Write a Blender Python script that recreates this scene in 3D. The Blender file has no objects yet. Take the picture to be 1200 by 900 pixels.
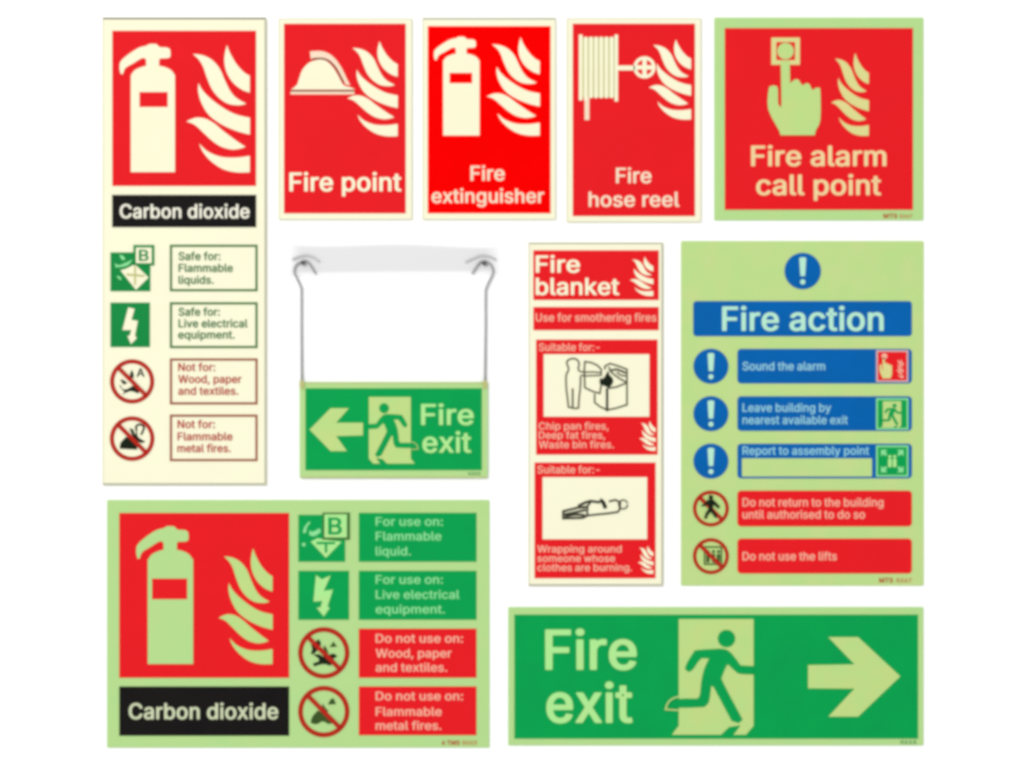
import bpy, math, random
from mathutils import Vector
from mathutils.geometry import tessellate_polygon

random.seed(7)
scene = bpy.context.scene
C = scene.collection

# ------------------------------------------------------------------ camera, light, exposure
# 1 millimetre on the wall is one pixel of the 1200 x 900 photograph
Z0 = 1.5                      # height of the picture's centre above the floor
LENS, SENSOR = 100.0, 36.0
cam = bpy.data.cameras.new("camera")
cam.lens = LENS
cam.sensor_width = SENSOR
cam.clip_end = 50.0
cam_ob = bpy.data.objects.new("camera", cam)
C.objects.link(cam_ob)
cam_ob.location = (0.0, -(1.2 * LENS / SENSOR + 0.003), Z0)
cam_ob.rotation_euler = (math.radians(90), 0, 0)
scene.camera = cam_ob

world = bpy.data.worlds.new("World")
scene.world = world
world.use_nodes = True
bg = world.node_tree.nodes["Background"]
bg.inputs[0].default_value = (1.0, 1.0, 1.0, 1.0)
bg.inputs[1].default_value = 0.85

key = bpy.data.lights.new("softbox", 'AREA')
key.shape = 'SQUARE'
key.size = 1.5
key.energy = 114.0
key.color = (1.0, 1.0, 1.0)
key_ob = bpy.data.objects.new("softbox", key)
C.objects.link(key_ob)
key_ob.location = (-2.2, -4.6, Z0 + 2.3)
key_ob.rotation_euler = (Vector((0, 0, Z0)) - key_ob.location).to_track_quat('-Z', 'Y').to_euler()

scene.view_settings.view_transform = 'Standard'
scene.view_settings.look = 'None'
scene.view_settings.exposure = 0.0
scene.view_settings.gamma = 1.0
scene.view_settings.use_curve_mapping = False
scene.cycles.pixel_filter_type = 'BLACKMAN_HARRIS'
scene.cycles.filter_width = 3.7

# ------------------------------------------------------------------ lettering outlines
# heavy grotesque capitals and lower case, cap height 1000 : advance, closed outlines
GLYPHS = {
',': [391,[[43,-243,80,-254,164,-254,196,-243,302,135,298,149,262,159,136,159,104,149,41,-229]]],
'-': [913,[[193,361,230,350,678,353,693,361,696,375,694,487,664,500,216,499,192,487]]],
'.': [391,[[131,-17,187,-28,229,-22,268,-3,295,25,308,53,310,95,294,137,267,165,215,187,159,187,108,165,81,137,64,95,67,53,91,11]]],
'0': [913,[[351,-21,436,-32,520,-26,590,-5,661,35,718,91,770,175,801,259,821,357,831,497,825,609,803,735,773,819,722,903,660,965,576,1011,492,1030,408,1031,326,1015,263,987,207,945,158,889,118,819,88,735,71,651,61,553,64,399,79,301,114,189,152,119,212,50,282,3],[422,118,380,133,344,161,312,203,285,259,255,385,249,539,266,679,307,791,337,833,369,861,408,879,450,884,492,876,534,852,565,819,598,763,621,693,634,623,641,455,623,315,601,245,571,189,534,149,506,130,464,118]]],
'1': [913,[[120,-8,156,-19,772,-19,799,-8,802,104,796,118,772,126,590,126,576,132,576,1000,562,1015,394,1019,367,1014,138,846,135,706,142,692,156,686,196,692,366,817,380,823,383,818,383,132,366,126,128,121,116,104],[464,19,456,20,451,34,451,76,464,87,506,82,508,20]]],
'2': [913,[[95,-8,132,-19,762,-19,796,-8,799,104,797,118,776,129,352,132,665,468,734,562,768,636,783,734,777,790,762,842,737,888,704,930,622,991,566,1015,482,1031,412,1031,342,1021,280,1000,210,958,166,916,129,860,107,804,96,734,96,706,118,694,244,692,272,698,282,706,298,790,322,832,370,869,426,884,496,876,548,846,586,790,595,720,579,650,526,566,97,104,92,90]]],
'3': [913,[[322,-21,400,-32,470,-31,540,-21,610,2,671,35,722,77,757,119,787,175,804,245,805,315,790,385,754,455,708,505,652,544,596,569,495,595,766,903,766,1001,750,1016,134,1019,116,1015,103,1001,103,889,120,872,484,870,510,861,276,595,275,483,302,468,428,466,484,457,525,441,563,413,600,357,612,301,609,245,586,189,554,155,512,131,456,118,400,119,344,132,297,161,265,203,249,259,232,275,78,277,62,273,52,259,75,161,98,119,132,77,218,15]]],
'4': [913,[[523,-8,560,-19,672,-19,700,-11,708,6,708,174,713,188,826,190,845,202,846,216,842,328,812,338,708,342,708,622,700,636,686,642,560,643,527,636,520,622,520,342,259,342,638,986,644,1001,633,1014,616,1019,476,1018,449,1000,44,314,45,202,70,189,519,188],[588,230,588,300,632,300,640,286,638,230]]],
'5': [913,[[335,-21,403,-31,473,-31,543,-19,599,1,659,35,708,77,742,119,779,189,801,287,795,399,760,497,697,581,618,637,529,667,431,674,304,651,327,861,333,866,739,873,754,889,754,1001,739,1016,193,1019,167,1015,155,1001,98,497,109,483,123,478,249,464,273,469,319,500,375,519,431,525,473,519,523,497,557,467,592,413,608,357,606,273,580,203,529,147,459,119,403,120,339,147,298,189,284,217,274,259,257,273,109,275,84,259,91,203,104,161,151,85,229,21]]],
'6': [913,[[349,-21,411,-31,481,-31,551,-19,621,8,682,49,723,91,767,161,787,217,798,301,789,399,763,469,727,525,664,581,593,616,523,632,419,637,660,987,667,1001,649,1017,495,1019,467,1008,194,609,140,511,107,427,93,357,92,287,104,217,131,146,167,91,226,35,285,0],[411,118,352,147,305,203,282,273,282,343,303,413,348,469,402,497,467,501,523,481,578,427,605,357,607,273,584,203,537,147,481,118]]],
'7': [913,[[160,-8,198,-19,324,-19,355,-8,799,874,802,1000,790,1014,758,1019,128,1019,100,1014,88,1000,88,888,100,874,114,870,562,870,590,860,158,6]]],
'8': [913,[[335,-21,416,-32,514,-28,584,-14,654,13,712,49,757,91,801,161,818,217,818,315,789,399,736,469,696,501,651,525,695,553,724,581,753,623,771,665,784,749,778,805,766,847,723,917,668,967,598,1005,514,1027,444,1032,374,1027,318,1015,248,984,192,945,154,903,123,847,108,791,106,721,128,637,178,567,238,525,192,500,153,469,117,427,93,385,75,329,69,287,79,189,111,119,164,60,248,6],[416,117,346,135,294,175,276,203,263,245,266,315,292,371,346,419,416,442,500,436,570,400,606,357,626,301,623,231,598,180,556,143,500,121],[402,593,345,623,312,665,296,721,303,791,326,833,374,870,430,884,500,877,551,847,580,805,593,749,583,679,557,637,514,604,458,589]]],
'9': [913,[[226,-8,257,-19,397,-19,425,-8,699,398,739,468,775,552,793,622,798,692,788,776,769,832,738,888,689,944,635,984,579,1010,509,1028,439,1032,355,1023,285,1000,229,968,172,916,132,860,108,804,92,720,95,636,117,552,158,482,216,426,285,389,355,370,453,364,466,356,224,6],[397,505,342,538,301,594,282,664,287,748,319,818,362,860,411,882,481,881,509,871,546,846,588,790,608,720,604,636,573,566,531,524,467,499]]],
':': [391,[[131,-17,187,-28,229,-22,268,-3,295,25,308,53,310,95,294,137,267,165,215,187,159,187,108,165,81,137,64,95,67,53,91,11],[164,515,215,516,254,529,288,557,305,585,311,627,299,669,271,702,229,725,173,730,131,719,97,697,69,655,64,613,77,571,117,531]]],
'A': [965,[[2,-8,38,-19,164,-19,198,-8,290,254,304,260,647,258,746,-8,780,-19,906,-19,941,-8,943,6,578,1000,565,1014,388,1018,373,1014,361,1000,0,6],[346,412,458,746,472,771,592,412]]],
'B': [919,[[87,-8,124,-19,488,-19,600,-10,670,9,726,35,780,76,814,118,841,174,855,244,852,314,839,370,810,426,774,468,738,496,680,524,747,566,792,622,814,692,814,776,800,832,773,888,738,930,684,970,614,1000,502,1018,110,1018,95,1014,84,1000],[292,131,283,132,279,146,279,426,306,435,530,431,600,400,640,356,662,300,662,244,648,202,610,160,572,142,516,132],[292,580,279,594,279,860,306,869,502,867,558,852,598,818,623,762,624,706,604,650,572,614,530,591,488,581]]],
'C': [1025,[[418,-21,519,-32,603,-27,687,-7,771,31,834,77,886,133,929,203,958,287,963,315,954,329,939,334,785,332,768,315,733,231,681,175,603,134,519,123,435,139,370,175,314,231,274,301,248,385,239,455,238,539,253,637,277,707,309,763,351,810,403,847,449,866,505,876,603,866,659,841,705,805,745,749,770,679,785,669,925,666,962,679,952,735,925,805,856,903,808,945,757,977,701,1002,631,1022,533,1032,435,1025,345,1001,263,959,180,889,127,819,85,735,60,651,46,539,52,399,73,301,107,217,173,119,232,63,309,15]]],
'D': [1009,[[87,-8,124,-19,432,-19,586,-2,670,26,726,55,792,104,843,160,898,258,928,356,940,454,936,594,916,692,884,776,817,874,754,930,642,988,586,1004,502,1016,124,1019,96,1014,84,1000],[292,131,283,132,279,146,279,860,306,869,460,868,558,849,619,818,666,776,698,731,727,664,746,580,750,496,742,398,724,328,699,272,669,230,625,188,577,160,516,140,460,133]]],
'E': [845,[[87,-8,124,-19,740,-19,768,-8,772,104,770,118,754,128,292,131,283,132,279,146,279,426,292,431,698,431,726,439,733,454,732,566,712,579,292,581,279,594,279,860,306,869,754,873,766,888,766,1000,755,1014,726,1019,124,1019,96,1014,84,1000]]],
'F': [828,[[87,-8,124,-19,250,-19,276,-8,280,412,684,416,710,426,715,440,713,552,698,563,292,566,279,580,279,860,306,869,740,871,760,888,760,1000,748,1014,726,1019,124,1019,96,1014,84,1000]]],
'L': [794,[[87,-8,124,-19,712,-19,740,-9,744,6,742,118,726,128,283,132,279,1000,268,1014,250,1019,110,1018,95,1014,84,1000]]],
'M': [1257,[[87,-8,124,-19,236,-19,270,-8,278,631,530,-5,544,-15,572,-19,670,-19,703,-8,950,623,957,594,961,-8,992,-19,1118,-19,1147,-8,1146,1006,1118,1019,936,1019,914,1014,901,1000,628,282,614,268,333,1000,321,1014,306,1018,95,1014,84,1000]]],
'N': [1051,[[87,-8,124,-19,250,-19,276,-8,278,709,282,692,292,685,730,-8,768,-19,908,-19,941,-8,945,1000,936,1012,908,1019,782,1019,762,1014,750,1000,750,328,740,311,292,1013,264,1019,95,1014,84,1000]]],
'R': [905,[[87,-8,124,-19,250,-19,276,-8,279,356,292,369,306,370,460,369,670,-13,698,-19,838,-19,872,-8,873,6,659,398,740,455,789,510,822,580,838,664,835,748,812,832,769,902,706,958,614,1000,502,1018,110,1018,95,1014,84,1000],[516,410,501,426,516,431,573,426],[292,520,280,524,279,538,279,860,306,870,502,867,558,852,604,818,635,762,645,692,634,622,601,566,561,538,511,524]]],
'S': [900,[[322,-25,403,-35,515,-32,585,-19,655,5,721,45,767,87,806,143,831,213,836,283,826,353,799,409,750,465,689,507,627,536,347,624,292,661,265,703,265,773,296,829,361,870,431,882,515,872,574,843,611,801,629,745,641,729,781,724,813,731,822,745,810,815,785,871,754,913,669,979,557,1021,473,1032,375,1028,305,1014,235,986,179,952,125,899,90,843,73,787,70,703,83,647,112,591,152,549,207,510,272,479,501,410,571,382,613,353,640,311,641,241,613,184,584,157,543,135,459,116,375,123,299,157,261,199,239,269,228,283,193,287,52,283,41,269,57,185,83,129,113,87,159,45,203,17,263,-10]]],
'T': [904,[[348,-8,376,-19,502,-19,530,-12,539,6,539,860,558,869,824,869,842,874,853,888,853,1000,842,1014,810,1019,68,1019,40,1014,28,1000,28,888,40,874,320,869,345,860]]],
'U': [1039,[[396,-24,474,-34,558,-33,628,-23,698,-2,764,32,820,74,858,116,894,172,921,242,933,340,933,998,922,1014,894,1019,768,1019,746,1012,738,998,738,354,730,284,699,214,656,167,586,131,516,121,435,130,374,158,318,214,286,284,278,354,278,998,270,1012,250,1019,124,1019,96,1014,84,998,84,340,100,228,139,144,197,74,278,17]]],
'W': [1371,[[274,-8,304,-19,458,-19,484,-8,668,669,682,659,864,-8,906,-19,1046,-19,1073,-8,1347,986,1350,1000,1340,1013,1312,1019,1186,1019,1164,1014,1152,1000,976,316,962,305,781,1000,769,1014,598,1019,580,1014,568,1000,388,315,374,308,196,1000,184,1014,164,1019,9,1014,-2,1000,2,986]]],
'a': [787,[[222,-25,290,-35,374,-32,444,-13,500,18,516,-11,542,-19,668,-19,689,-11,696,3,696,493,687,577,667,633,639,675,593,717,542,745,472,765,388,775,304,768,234,751,164,718,109,675,76,633,48,577,51,563,66,556,178,522,206,520,230,535,257,577,290,606,346,628,402,631,444,621,469,605,492,577,502,549,507,493,500,478,472,467,262,438,178,415,94,369,46,311,32,269,26,213,31,157,50,101,78,59,122,19,164,-5],[290,114,248,134,220,171,216,227,238,269,276,293,318,306,486,331,500,332,508,325,502,227,483,185,461,157,424,129,388,115,332,108]]],
'b': [856,[[361,-24,459,-35,557,-20,641,19,715,88,764,172,793,270,800,410,785,508,753,592,708,662,645,718,585,750,487,773,403,772,333,755,263,712,258,718,257,998,250,1012,221,1019,95,1018,77,1012,69,998,69,4,75,-10,95,-18,221,-19,249,-10,254,18,263,29,305,-1],[403,114,339,144,312,172,286,214,259,312,258,424,277,508,318,578,375,619,445,629,487,620,515,606,547,578,576,536,606,438,609,326,585,228,541,158,506,130,473,116]]],
'c': [800,[[311,-24,367,-33,451,-33,521,-20,584,4,647,44,691,88,726,144,747,200,731,217,591,249,572,242,544,186,507,143,453,116,395,111,353,119,309,144,272,186,249,228,232,284,224,340,232,452,248,508,269,549,325,607,353,621,395,629,465,620,521,583,546,550,564,508,591,496,741,536,743,550,721,606,669,676,592,732,507,763,423,774,339,769,269,752,201,718,148,676,101,618,65,550,45,484,34,396,38,298,52,228,80,158,115,101,171,44,232,4]]],
'd': [856,[[293,-24,381,-35,451,-29,512,-10,577,35,586,-10,605,-18,731,-19,760,-10,765,4,765,998,757,1012,731,1019,605,1019,585,1012,577,998,577,732,563,719,507,753,437,771,353,773,283,761,213,732,157,692,106,634,74,578,43,480,33,382,39,284,64,186,109,102,157,48,219,4],[367,115,308,144,281,172,255,214,227,312,226,424,246,508,287,578,347,620,423,628,465,617,493,600,521,573,545,536,574,438,577,326,554,228,511,158,451,119,409,111]]],
'e': [816,[[315,-24,381,-34,465,-33,535,-20,591,0,646,32,694,74,725,116,750,172,749,186,731,196,591,225,569,214,537,158,502,130,451,112,395,111,353,120,307,144,269,182,244,228,231,270,227,313,731,314,761,326,763,410,753,494,733,564,705,620,661,676,608,718,554,746,493,765,409,775,325,768,255,747,199,718,147,676,101,619,65,550,44,480,34,396,37,298,51,228,79,158,114,102,171,43,233,4],[241,454,228,466,235,494,253,536,283,578,339,618,395,630,461,620,505,592,546,536,569,466,563,456,549,453]]],
'f': [521,[[128,-8,159,-19,285,-19,309,-8,313,622,453,624,480,636,482,650,481,750,453,764,327,765,313,776,314,846,328,888,355,908,397,912,453,902,480,916,510,1028,490,1042,425,1057,355,1060,285,1049,229,1027,176,986,139,930,126,874,124,776,117,767,5,764,-21,748,-19,636,5,625,122,622],[201,662,192,678,192,720,215,727,243,722,245,664]]],
'g': [858,[[294,-304,367,-314,451,-313,535,-300,591,-282,647,-253,689,-220,724,-178,746,-136,761,-80,766,-10,766,746,754,760,605,764,581,746,577,711,521,747,451,769,353,773,283,761,214,732,157,692,106,634,74,578,53,522,38,452,33,382,38,298,53,228,73,178,129,95,171,57,227,24,283,3,339,-7,409,-9,465,-1,578,46,577,-38,561,-94,527,-136,479,-161,409,-172,339,-164,283,-134,222,-66,199,-61,171,-69,73,-125,65,-136,80,-164,142,-234,209,-276],[353,142,297,173,272,200,248,242,225,340,230,452,258,536,302,592,339,616,367,626,437,626,465,617,504,592,530,564,553,522,578,424,573,298,542,214,493,161,460,144,423,136]]],
'h': [828,[[73,-8,109,-19,221,-19,254,-8,258,454,265,510,282,552,316,594,361,620,403,628,445,624,487,606,523,566,540,524,548,468,551,-8,585,-19,711,-18,733,-8,736,6,735,496,727,566,702,636,669,685,627,723,583,748,515,769,445,775,375,767,316,748,263,716,257,734,257,1000,235,1018,95,1018,80,1014,69,1000]]],
'i': [350,[[73,-8,101,-19,227,-19,254,-8,257,6,257,748,241,762,101,765,86,762,70,748],[115,860,157,852,199,856,227,866,257,888,276,916,282,958,275,986,255,1014,213,1040,171,1048,115,1040,74,1014,50,972,49,930,73,888]]],
'k': [770,[[73,-8,109,-19,221,-19,254,-8,257,258,260,272,291,302,305,299,547,-8,585,-19,739,-18,762,-8,764,6,434,426,735,734,742,748,711,765,542,762,263,483,257,496,257,1000,235,1018,95,1018,80,1014,69,1000]]],
'l': [394,[[191,-13,249,-23,333,-19,375,-9,388,1,387,15,365,113,333,126,277,123,270,127,260,155,257,995,253,1009,235,1018,95,1018,74,1009,69,995,70,141,82,85,105,43,137,12]]],
'm': [1221,[[73,-8,109,-19,221,-19,254,-8,261,510,274,552,304,594,347,622,389,631,431,624,460,608,486,580,502,538,508,-8,543,-19,655,-19,690,-8,697,524,712,566,739,600,781,625,823,631,869,622,907,598,922,580,937,538,944,-8,977,-19,1117,-13,1129,6,1128,524,1114,608,1087,664,1054,706,1005,742,949,765,893,776,809,775,739,757,683,728,627,678,593,720,557,746,473,775,417,778,361,769,305,748,263,721,254,748,235,763,109,765,81,759,70,748,69,734]]],
'n': [827,[[73,-8,109,-19,221,-19,254,-8,258,454,265,510,282,552,319,596,361,620,417,628,459,620,502,594,531,552,544,510,551,-8,585,-19,711,-18,733,-8,732,538,702,636,675,678,631,720,557,758,473,774,417,773,354,762,305,743,263,716,257,720,253,748,235,762,95,764,70,748]]],
'o': [838,[[311,-24,367,-33,451,-33,521,-20,591,8,648,46,702,102,737,158,764,228,781,326,782,410,765,508,739,578,705,634,647,695,591,732,521,760,451,773,367,773,297,761,227,733,164,690,112,634,78,578,51,508,35,410,35,326,52,228,80,158,115,101,171,44,232,4],[367,115,309,144,282,172,255,214,227,312,227,424,254,522,297,584,353,621,395,629,437,627,479,614,511,592,563,522,590,424,590,312,561,214,535,172,507,144,451,115,409,110]]],
'p': [856,[[73,-289,109,-300,221,-300,254,-289,257,19,263,28,320,-9,375,-28,445,-35,529,-27,585,-10,642,19,692,61,745,131,780,215,797,299,800,397,791,481,772,551,728,635,679,691,613,737,543,763,459,774,403,772,347,760,305,742,263,712,255,719,254,747,235,763,95,764,70,747],[389,117,356,131,322,159,280,229,258,327,260,439,284,523,308,565,333,593,389,624,459,627,501,614,531,593,557,565,582,523,608,425,607,313,580,215,555,173,528,145,501,127,459,113]]],
'q': [856,[[580,-289,605,-299,731,-300,759,-290,765,-275,765,747,749,761,731,765,605,764,581,747,577,709,518,747,451,769,353,773,283,761,215,733,157,692,107,635,75,579,50,509,34,411,35,327,50,229,83,145,130,75,193,19,255,-12,339,-32,423,-33,480,-23,521,-5,563,23,576,19],[367,115,306,145,280,173,254,215,227,313,226,425,246,509,289,579,322,607,351,621,423,628,465,617,493,600,521,573,544,537,574,439,575,313,555,229,534,187,507,154,479,131,447,117,409,111]]],
'r': [531,[[73,-8,109,-19,221,-19,254,-8,258,468,267,524,302,580,347,610,389,620,473,615,505,622,513,636,513,748,501,768,431,775,361,770,305,751,263,727,254,734,249,753,221,765,95,764,70,748]]],
's': [739,[[253,-24,328,-34,398,-34,463,-24,524,-5,580,24,622,58,656,102,675,144,685,200,680,256,658,312,622,355,586,382,527,410,300,472,267,494,250,522,250,564,264,592,300,620,353,634,398,632,440,616,476,578,497,536,510,529,552,530,650,552,669,564,650,626,605,690,550,732,482,760,426,771,342,774,230,753,174,727,124,690,89,648,69,606,58,550,62,494,83,438,117,396,160,363,216,336,440,276,471,256,489,228,491,186,466,144,426,120,370,109,314,113,272,130,242,158,218,214,202,225,174,227,48,200,36,186,47,144,66,102,97,60,172,4]]],
't': [469,[[243,-16,299,-26,369,-25,425,-16,451,-2,430,110,397,124,341,117,304,124,286,152,282,194,282,614,299,624,397,624,425,630,435,642,435,740,431,754,411,764,282,768,282,922,277,936,243,945,117,944,99,936,94,922,94,768,5,764,-18,754,-21,642,5,625,75,624,94,614,94,180,100,124,115,82,145,40,187,7],[173,663,162,670,162,712,168,726,208,726,214,670,201,662]]],
'u': [828,[[268,-18,333,-28,417,-24,485,-4,543,30,551,24,553,-4,571,-17,711,-18,735,-4,736,738,734,752,725,758,697,765,585,765,550,752,543,248,522,192,487,150,445,126,403,118,347,125,306,150,275,192,262,234,255,752,221,765,95,764,71,752,69,276,83,164,104,108,144,52,198,10]]],
'v': [787,[[289,-8,320,-19,446,-19,476,-8,761,734,764,748,754,758,726,765,600,765,583,762,566,748,390,260,376,257,200,748,183,762,166,765,26,764,0,748]]],
'w': [1137,[[240,-8,274,-19,400,-18,421,-8,554,456,568,427,693,-8,736,-19,848,-19,875,-8,1101,734,1100,753,1072,765,946,765,927,762,910,748,778,291,656,748,639,762,624,765,498,765,470,757,462,748,344,320,330,294,205,748,176,764,22,759,11,748,13,734]]],
'x': [766,[[10,-8,47,-19,187,-19,211,-8,369,235,383,223,537,-11,565,-19,705,-19,734,-8,736,6,482,370,482,384,720,734,725,748,719,755,691,765,537,762,519,748,383,536,369,531,231,748,215,762,47,764,23,748,267,384,9,6]]],
'y': [787,[[89,-293,180,-304,264,-293,334,-259,395,-195,437,-111,759,729,764,743,758,757,726,765,600,765,572,756,390,260,376,256,194,755,166,765,26,764,7,757,1,743,283,1,251,-97,222,-140,194,-156,110,-150,87,-167,61,-265,62,-279]]],
' ': [369,[]],
}

# ------------------------------------------------------------------ materials
LIGHT = 1.17                                    # what a perfectly white sheet sends back on this wall
def lin(c):
    c /= 255.0
    return c / 12.92 if c <= 0.04045 else ((c + 0.055) / 1.055) ** 2.4

def printed(name, rgb, rgb2=None, scale=30.0, rough=0.5, spec=0.05, metal=0.0):
    """A printed or painted surface: two close inks mixed by a soft cloud, a little grain."""
    m = bpy.data.materials.new(name)
    m.use_nodes = True
    nt = m.node_tree
    p = nt.nodes["Principled BSDF"]
    a = [min(0.93, lin(c) / LIGHT) for c in rgb]
    b = [min(0.93, lin(c) / LIGHT) for c in rgb2] if rgb2 else [v * 0.965 for v in a]
    tc = nt.nodes.new("ShaderNodeTexCoord")
    n = nt.nodes.new("ShaderNodeTexNoise")
    n.inputs["Scale"].default_value = scale
    n.inputs["Detail"].default_value = 3.0
    r = nt.nodes.new("ShaderNodeValToRGB")
    r.color_ramp.elements[0].position = 0.35
    r.color_ramp.elements[0].color = (*a, 1)
    r.color_ramp.elements[1].position = 0.68
    r.color_ramp.elements[1].color = (*b, 1)
    nt.links.new(tc.outputs["Object"], n.inputs["Vector"])
    nt.links.new(n.outputs["Fac"], r.inputs["Fac"])
    nt.links.new(r.outputs["Color"], p.inputs["Base Color"])
    p.inputs["Roughness"].default_value = rough
    p.inputs["Specular IOR Level"].default_value = spec
    p.inputs["Metallic"].default_value = metal
    return m

M = {}
M.update({
    'wall':       printed("white_wall_paint", (255, 255, 255), (254, 254, 254), 8, 0.9, 0.0),
    'cream':      printed("cream_luminescent_board", (254, 253, 220), (254, 251, 219), 20),
    'cream_ink':  printed("cream_symbol", (254, 251, 217), (254, 249, 215), 25),
    'red':        printed("signal_red_ink", (238, 28, 36), (234, 29, 36), 22),
    'bright_red': printed("bright_red_ink", (255, 0, 0), (250, 0, 0), 22, spec=0.01),
    'black':      printed("black_ink", (26, 23, 22), (21, 19, 19), 22),
    'white_ink':  printed("off_white_lettering", (250, 247, 228)),
    'green':      printed("safety_green_ink", (3, 166, 80), (5, 160, 80), 22),
    'dark_green': printed("deep_green_ink", (24, 142, 68), (20, 138, 66), 22),
    'blue':       printed("mandatory_blue_ink", (0, 101, 180), (2, 97, 172), 22),
    'lime':       printed("green_luminescent_board", (183, 224, 146), (188, 223, 146), 28),
    'lime_action': printed("yellow_green_luminescent_board", (190, 225, 142), (200, 223, 145), 34),
    'lime_ink':   printed("pale_green_symbol", (190, 225, 140), (200, 223, 138), 40),
    'lime_text':  printed("pale_green_lettering", (174, 242, 152), (186, 236, 150), 40),
    'mint_text':  printed("mint_lettering", (140, 232, 156), (146, 230, 156), 40),
    'aqua':       printed("aqua_lettering", (190, 240, 210), (184, 238, 214), 40),
    'aqua_text':  printed("pale_blue_lettering", (150, 212, 230)),
    'peach':      printed("peach_symbol", (230, 220, 148), (220, 222, 146), 60),
    'peach_text': printed("peach_lettering", (248, 219, 162)),
    'pink_text':  printed("pale_pink_lettering", (255, 184, 160)),
    'green_line': printed("olive_green_line", (70, 122, 58)),
    'green_text': printed("green_lettering", (28, 110, 52)),
    'brown_line': printed("brown_line", (160, 84, 58)),
    'brown_text': printed("red_brown_lettering", (186, 44, 34)),
    'ring':       printed("brick_red_ink", (188, 34, 24), (180, 40, 26), 40),
    'ring_pale':  printed("pale_red_ink", (196, 40, 34)),
    'ink':        printed("dark_drawing_ink", (58, 58, 44)),
    'grey_ink':   printed("grey_drawing_ink", (92, 92, 72)),
    'soot':       printed("black_pictogram", (24, 34, 20)),
    'olive_soot': printed("olive_pictogram", (62, 88, 40)),
    'edge':       printed("pale_grey_edge", (222, 222, 204)),
    'edge_dark':  printed("dark_grey_edge", (96, 94, 82)),
    'edge_and_shadow':   printed("mid_grey_edge_and_shadow", (168, 168, 152)),
    'edge_olive': printed("olive_edge", (196, 196, 128)),
    'logo':       printed("rust_brand_print", (190, 44, 26)),
    'logo_pale':  printed("pale_rust_brand_print", (206, 128, 72)),
    'logo_green': printed("dull_green_code_print", (70, 150, 90)),
    'wire':       printed("zinc_wire", (170, 170, 170), (160, 160, 160), 60, 0.5, 0.2),
    'stud':       printed("dark_steel", (88, 88, 88), (70, 70, 70), 90, 0.4, 0.4),
    'bracket':    printed("light_steel", (204, 204, 204), (196, 196, 196), 90, 0.5, 0.2),
    'frame_pink': printed("dusty_pink_frame", (214, 186, 186)),
    'band_text':  printed("grey_green_lettering", (212, 222, 184)),
    'comb':       printed("pinkish_cream_ink", (255, 228, 200)),
    'dark_line':  printed("dark_brown_line", (120, 62, 34)),
})
for e in M['wall'].node_tree.nodes['Color Ramp'].color_ramp.elements:
    e.color = (0.96, 0.96, 0.96, 1)

# ------------------------------------------------------------------ shape helpers (millimetres = photo pixels)
S = 0.001
def wx(x): return (x - 600.0) * S
def wz(y): return Z0 + (450.0 - y) * S

WORLD = {}
def link(ob, parent, loc):
    C.objects.link(ob)
    if parent is not None:
        ob.parent = parent
        ob.location = Vector(loc) - WORLD[parent.name]
    else:
        ob.location = loc
    WORLD[ob.name] = Vector(loc)
    return ob

def build(name, verts, faces, mat, parent, loc, smooth=False):
    me = bpy.data.meshes.new(name)
    me.from_pydata([(v[0] - loc[0], v[1] - loc[1], v[2] - loc[2]) for v in verts], [], faces)
    me.update()
    if smooth:
        for p in me.polygons:
            p.use_smooth = True
    me.materials.append(mat)
    return link(bpy.data.objects.new(name, me), parent, loc)

def signed_area(L):
    return 0.5 * sum(a[0] * b[1] - b[0] * a[1] for a, b in zip(L, L[1:] + L[:1]))

def shape(name, groups, depth, thick, mat, parent, step=0.0, bevel=None):
    """Flat pieces standing `depth` metres off the wall. groups: list of [outline, hole, hole...]."""
    V, F = [], []
    for gi, loops in enumerate(groups):
        d = depth + step * gi
        loops = [list(l) for l in loops]
        tri = tessellate_polygon([[Vector((x, -y, 0)) for x, y in l] for l in loops])
        base = len(V)
        flat = [p for l in loops for p in l]
        V += [(wx(x), -d, wz(y)) for x, y in flat]
        for t in tri:
            a, b, c = (flat[i] for i in t)
            ar = (b[0] - a[0]) * (c[1] - a[1]) - (c[0] - a[0]) * (b[1] - a[1])
            if abs(ar) < 1e-9:
                continue
            F.append([base + i for i in (t if ar < 0 else t[::-1])])
        o = base
        for l in loops:
            n = len(l)
            bb = len(V)
            V += [(wx(x), -d + thick, wz(y)) for x, y in l]
            for i in range(n):
                j = (i + 1) % n
                F.append([o + i, o + j, bb + j, bb + i])
            o += n
    xs = [v[0] for v in V]; zs = [v[2] for v in V]
    loc = ((min(xs) + max(xs)) / 2, -depth, (min(zs) + max(zs)) / 2)
    return build(name, V, F, mat, parent, loc)

def rect(x0, y0, x1, y1): return [(x0, y0), (x1, y0), (x1, y1), (x0, y1)]
def rrect(x0, y0, x1, y1, r, n=5):
    P = []
    for cx, cy, a0 in ((x1 - r, y0 + r, -90), (x1 - r, y1 - r, 0), (x0 + r, y1 - r, 90), (x0 + r, y0 + r, 180)):
        for i in range(n + 1):
            a = math.radians(a0 + 90 * i / n)
            P.append((cx + r * math.cos(a), cy + r * math.sin(a)))
    return P
def circle(cx, cy, r, n=48, ry=None):
    ry = ry or r
    return [(cx + r * math.cos(2 * math.pi * i / n), cy + ry * math.sin(2 * math.pi * i / n)) for i in range(n)]

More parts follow.
